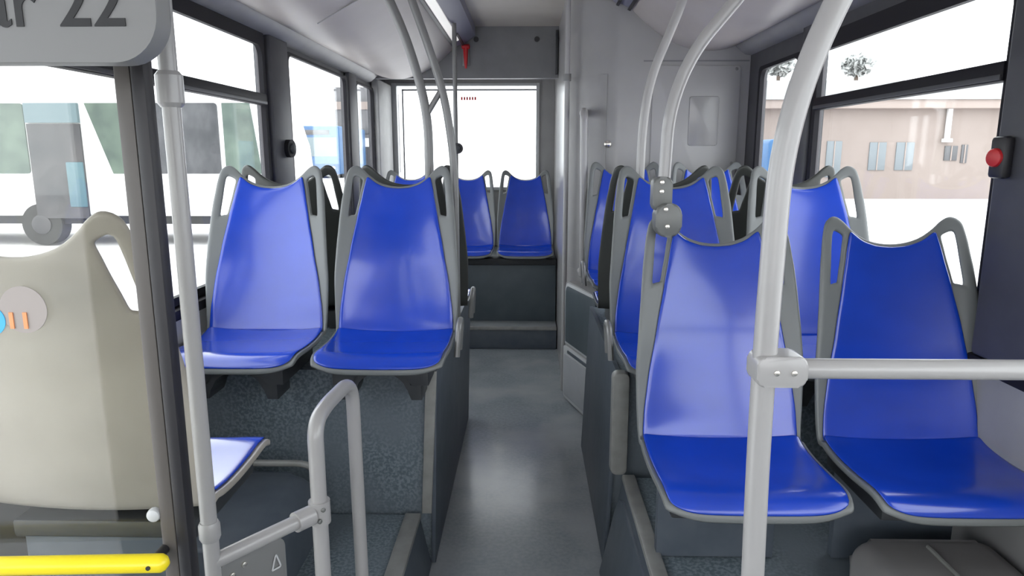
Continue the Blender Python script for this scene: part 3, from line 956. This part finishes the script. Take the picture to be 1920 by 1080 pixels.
# round stickers on the glass
def disc(c, r, th=0.0012, n=36, cut=None):
    bm = nb(); cyl(bm, c, (0, -1, 0), r, th, n); return bm
t = thing('glass_sticker', 'round taupe and blue sticker on the glass panel', 'sticker', (-0.73, 0.996, 1.25))
bm = disc((-0.754, 0.9965, 1.272), 0.036); obj('round_patch', bm, M['taupe'], t)
bm = disc((-0.806, 0.9955, 1.255), 0.023); obj('blue_dot', bm, M['sky_blue'], t)
bm = nb()
for x in (-0.773, -0.752):
    box(bm, x - 0.003, x + 0.003, 0.9935, 0.9952, 1.243, 1.268)
obj('orange_marks', bm, M['orange'], t)

t = thing('yellow_handrail', 'yellow handrail across the foot of the glass panel at lower left', 'handrail', (-0.9, 0.95, 0.85))
bm = nb(); tube(bm, [(-1.262, 0.95, 0.862), (-0.558, 0.95, 0.886), (-0.552, 0.95, 0.886), (-0.547, 0.95, 0.886)], [0.0142, 0.0142, 0.011, 0.004], 20)
obj('bar', bm, M['yellow'], t, smooth=50)
bm = nb(); cyl(bm, (-0.571, 0.937, 0.886), (0, -1, 0.1), 0.0034, 0.003, 12); obj('rivet', bm, M['black'], t)
bm = nb(); cyl(bm, (-0.573, 0.96, 0.886), (0, 1, 0), 0.008, 0.034, 12); obj('bracket', bm, M['black'], t)

t = thing('low_hoop_rail', 'low grey inverted-U rail at the platform edge, lower left', 'rail', (-0.43, 1.45, 0.2))
bm = nb(); tube(bm, roundpath([(-0.437, 1.34, 0.2), (-0.437, 1.34, 0.955), (-0.437, 1.42, 0.965), (-0.425, 1.60, 0.965), (-0.425, 1.62, 0.2)], 0.07, 8), 0.0165, 20)
obj('tube', bm, M['pole'], t, smooth=50)
t = thing('connecting_rail', 'short sloping grey rail joining the partition pole to the low hoop', 'rail', (-0.5, 1.25, 0.75))
bm = nb(); tube(bm, [(-0.580, yq, 0.760), (-0.437, 1.34, 0.760)], 0.015, 20)
obj('tube', bm, M['pole'], t, smooth=50)
dirv = (Vector((-0.437, 1.34, 0)) - Vector((-0.580, yq, 0))).normalized()
side = Vector((dirv.y, -dirv.x, 0))
def rp(u, z, off): return Vector((-0.580, yq, 0)) + dirv * u + side * off + Vector((0, 0, z))
bm = nb(); tube(bm, [rp(0.178, 0.76, 0), rp(0.218, 0.76, 0)], 0.021, 20)
tube(bm, [(-0.437, 1.34, 0.735), (-0.437, 1.34, 0.785)], 0.0225, 20)
c = obj('end_clamp', bm, M['pole'], t)
for u, z in ((0.222, 0.75), (0.232, 0.772)):
    bm = nb(); cyl(bm, rp(u, z, 0.019), side, 0.005, 0.006, 12, True); obj('bolt', bm, M['clampdark'], c)
bm = nb(); prism(bm, rrect(0.005, 0.145, 0.50, 0.752, 0.02, 5), lambda p: rp(p[0], p[1], 0.004), lambda p: rp(p[0], p[1], 0.010), 0.001)
pl = obj('kick_plate', bm, M['clamp'], t, label='grey plate hanging under the rail')
for u, z in ((0.03, 0.722), (0.055, 0.732)):
    bm = nb(); cyl(bm, rp(u, z, 0.010), side, 0.006, 0.005, 12, True); obj('bolt', bm, M['bolt'], pl)
bm = nb(); tube(bm, roundpath([rp(0.112, 0.690, 0.012), rp(0.122, 0.722, 0.012), rp(0.132, 0.690, 0.012), rp(0.112, 0.690, 0.012)], 0.006, 4), 0.0018, 8)
obj('triangle_mark', bm, M['rim'], pl)

# overhead sign box, upper left
t = thing('overhead_sign', 'grey rounded overhead box with dark writing at the upper left corner', 'sign', (-0.9, 0.9, 1.62))
bm = nb(); prism(bm, rrect(-1.26, -0.437, 1.6075, 2.15, 0.055, 10, (0, 1, 0, 0)), lambda p: (p[0], 0.85, p[1]), lambda p: (p[0], 0.885, p[1]), 0.004, 3)
obj('housing', bm, M['sign'], t)
cu = bpy.data.curves.new('text', 'FONT'); cu.body = 'ar 22'; cu.size = 0.082; cu.extrude = 0.0006; cu.align_x = 'RIGHT'; cu.offset = 0.0008
to = bpy.data.objects.new('tmp', cu); COL.objects.link(to)
bpy.context.view_layer.update()
me = bpy.data.meshes.new_from_object(to.evaluated_get(bpy.context.evaluated_depsgraph_get()))
bpy.data.objects.remove(to)
bmt = nb(); bmt.from_mesh(me); bpy.data.meshes.remove(me)
bmesh.ops.transform(bmt, matrix=Matrix.Translation((-0.472, 0.8492, 1.649)) @ Matrix.Rotation(PI / 2, 4, 'X'), verts=bmt.verts)
obj('lettering', bmt, M['ink'], t, label='dark lettering reading ar 22')

# ------------------------------------------------------------------ outdoors
GZ = -0.35
bm = nb(); box(bm, -80, 80, -30, 140, GZ - 0.2, GZ)
struct(obj('ground', bm, M['ground']), 'pale paved yard outside the bus')

# white coach beyond the left windows
t = thing('parked_coach', 'white coach parked outside the left windows', 'coach', (-9.5, 14, GZ))
bm = nb(); prism(bm, [(-15, 0.26), (-15, 2.85), (-14.8, 3.0), (-5.9, 3.0), (-5.55, 2.9), (-5.35, 2.6), (-5.12, 1.7), (-5.05, 1.0), (-5.1, 0.26)],
                 lambda p: (p[0], 14, p[1]), lambda p: (p[0], 16.5, p[1]), 0.06, 3)
obj('body', bm, M['white'], t)
for a, b, m, nm in ((-6.95, -6.15, 'cwin', 'window'), (-7.6, -7.0, 'cwin', 'window'), (-6.05, -5.45, 'cgreen', 'window'), (-10.9, -10.05, 'cgreen', 'window'), (-8.8, -8.15, 'cgreen', 'window')):
    bm = nb()
    z0, z1 = 1.12, 2.5
    if a == -8.8:
        pl_ = [(a, z1), (b + 0.3, z1), (b + 0.3, z0), (a + 0.45, z0)]
    elif a == -6.05:
        pl_ = [(a, z0), (a, z1), (b - 0.05, z1), (b + 0.12, z0)]
    else:
        pl_ = rrect(a, b, z0, z1, 0.06, 3)
    prism(bm, pl_, lambda p: (p[0], 13.97, p[1]), lambda p: (p[0], 14.05, p[1]))
    obj(nm, bm, M[m], t, label='greenish side window' if m == 'cgreen' else 'dark side window')
bm = nb(); box(bm, -10.0, -8.93, 13.95, 14.05, 0.22, 2.10)
d = obj('doorway', bm, M['cdoor'], t, label='dark open doorway')
bm = nb(); box(bm, -9.28, -8.93, 13.92, 13.97, 0.45, 1.35, 0.02); obj('blue_panel', bm, M['cyan'], d, label='pale blue panel')
bm = nb(); box(bm, -10.0, -8.93, 13.92, 14.0, 2.12, 2.5); obj('door_header', bm, M['paleblue'], t, label='pale blue band over the doorway')
for x in (-9.95, -13.6):
    bm = nb(); cyl(bm, (x, 13.98, 0.09), (0, 1, 0), 0.42, 0.3, 28); wh = obj('wheel', bm, M['tyre'], t)
    bm = nb(); cyl(bm, (x, 13.97, 0.09), (0, -1, 0), 0.2, 0.03, 20, True); obj('hub', bm, M['cdoor'], wh)
bm = nb(); box(bm, -14.8, -5.2, 14.05, 16.4, 0.10, 0.27); obj('underside', bm, M['tyre'], t)

def bus_front(label, xc, y, wd, h, ln, m='busblue'):
    t = thing('parked_bus', label, 'bus', (xc, y, GZ))
    bm = nb(); box(bm, xc - wd / 2, xc + wd / 2, y, y + ln, GZ + 0.3, GZ + h, 0.15, 3); obj('body', bm, M[m], t)
    bm = nb(); box(bm, xc - wd * 0.44, xc + wd * 0.44, y - 0.04, y + 0.02, GZ + h * 0.42, GZ + h * 0.78, 0.02); obj('windscreen', bm, M['paleblue'], t)
    bm = nb(); box(bm, xc - wd * 0.3, xc + wd * 0.3, y - 0.06, y + 0.02, GZ + h * 0.83, GZ + h * 0.92, 0.02); obj('destination_display', bm, M['cwin'], t)
    for s in (-1, 1):
        bm = nb(); cyl(bm, (xc + s * wd * 0.36, y + 0.02, GZ + h * 0.2), (0, -1, 0), 0.13, 0.06, 14, True); obj('headlamp', bm, M['white'], t)
        bm = nb(); cyl(bm, (xc + s * wd * 0.40 - 0.15, y + 1.6, GZ + 0.45), (1, 0, 0), 0.45, 0.3, 18); obj('wheel', bm, M['tyre'], t)
bus_front('blue bus parked far outside the left windows', -16.6, 55, 3.7, 4.05, 9)
bus_front('blue vehicle parked outside, seen left of the tall right pole', 8.95, 24, 1.66, 2.36, 4.6)

t = thing('office_block', 'grey office block far outside the rear left windows', 'building', (-14.5, 66, GZ))
bm = nb(); box(bm, -18, -13.4, 66, 74, GZ, 7.6); obj('wall', bm, M['concrete'], t)
for z0, z1, m in ((5.6, 6.3, 'pink'), (3.4, 3.9, 'bdark'), (2.2, 3.0, 'white'), (-0.2, 2.1, 'bdark')):
    bm = nb(); box(bm, -18.05, -13.35, 65.9, 66.1, z0, z1); obj('facade_band', bm, M[m], t)

t = thing('depot_building', 'long pinkish depot building outside the right windows', 'building', (17, 30, GZ))
bm = nb(); box(bm, 9.0, 34, 30, 38, GZ, 3.35); obj('wall', bm, M['pink'], t)
bm = nb(); box(bm, 8.7, 34.3, 29.5, 30.2, 3.35, 3.72, 0.03); obj('eave', bm, M['eave'], t)
bm = nb(); prism(bm, [(29.4, 3.7), (34, 4.9), (38.6, 3.7)], lambda p: (8.6, p[0], p[1]), lambda p: (34.4, p[0], p[1])); obj('roof', bm, M['roof'], t)
def wpx(px): return (px - 990) / 1300 * 30
for a, b, z0, z1, m in ((1533, 1560, 0.55, 2.05, 'bglass'), (1610, 1640, 0.85, 2.0, 'bglass'), (1658, 1690, 0.85, 2.0, 'bglass'),
                        (1745, 1768, 1.25, 1.85, 'bdark'), (1775, 1786, 1.15, 1.9, 'bdark'), (1838, 1858, 0.9, 2.0, 'bglass')):
    bm = nb(); box(bm, wpx(a), wpx(b), 29.95, 30.05, z0, z1, 0.01); f = obj('window', bm, M[m], t)
    bm = nb(); box(bm, (wpx(a) + wpx(b)) / 2 - 0.02, (wpx(a) + wpx(b)) / 2 + 0.02, 29.92, 29.96, z0, z1); obj('mullion', bm, M['eave'], f)
bm = nb(); box(bm, wpx(1740), wpx(1748), 29.8, 29.95, 2.1, 3.4, 0.02); box(bm, wpx(1735), wpx(1752), 29.75, 29.9, 2.0, 2.15, 0.02)
obj('downpipe', bm, M['white'], t, label='white downpipe')

def tree(label, c, r, h):
    t = thing('tree', label, 'tree', (c[0], c[1], GZ), 'trees beyond the depot')
    bm = nb(); tube(bm, [(c[0], c[1], GZ), (c[0], c[1], c[2])], [0.25, 0.12], 10); obj('trunk', bm, M['bark'], t)
    bm = nb()
    rnd = random.Random(int(abs(c[0]) * 10))
    for k in range(420):
        d = Vector((rnd.gauss(0, 1), rnd.gauss(0, 1), rnd.gauss(0, 1))).normalized() * r * rnd.uniform(0.5, 1.0)
        p = Vector(c) + Vector((d.x, d.y, d.z * h))
        q = 0.28
        u = Vector((rnd.gauss(0, 1), rnd.gauss(0, 1), rnd.gauss(0, 1))).normalized()
        v = u.orthogonal().normalized()
        vs = [bm.verts.new(p + u * q), bm.verts.new(p + v * q), bm.verts.new(p - u * q), bm.verts.new(p - v * q)]
        bm.faces.new(vs)
    obj('crown', bm, M['leaf'], t)
tree('pale tree top beyond the depot, next to the tall right pole', (21.6, 48, 7.3), 1.0, 0.7)
tree('pale tree top beyond the depot, behind the narrow right window', (17.2, 50, 7.6), 1.0, 0.8)

# the bus front behind the camera: windscreen end wall, so daylight comes in the way it does in the real bus
bm = nb()
box(bm, XL, XR, YF - 0.06, YF, 0, 0.75); box(bm, XL, XR, YF - 0.06, YF, 2.25, ZC)
struct(obj('wall_front', bm, M['pillar']), 'front end wall under and over the windscreen')
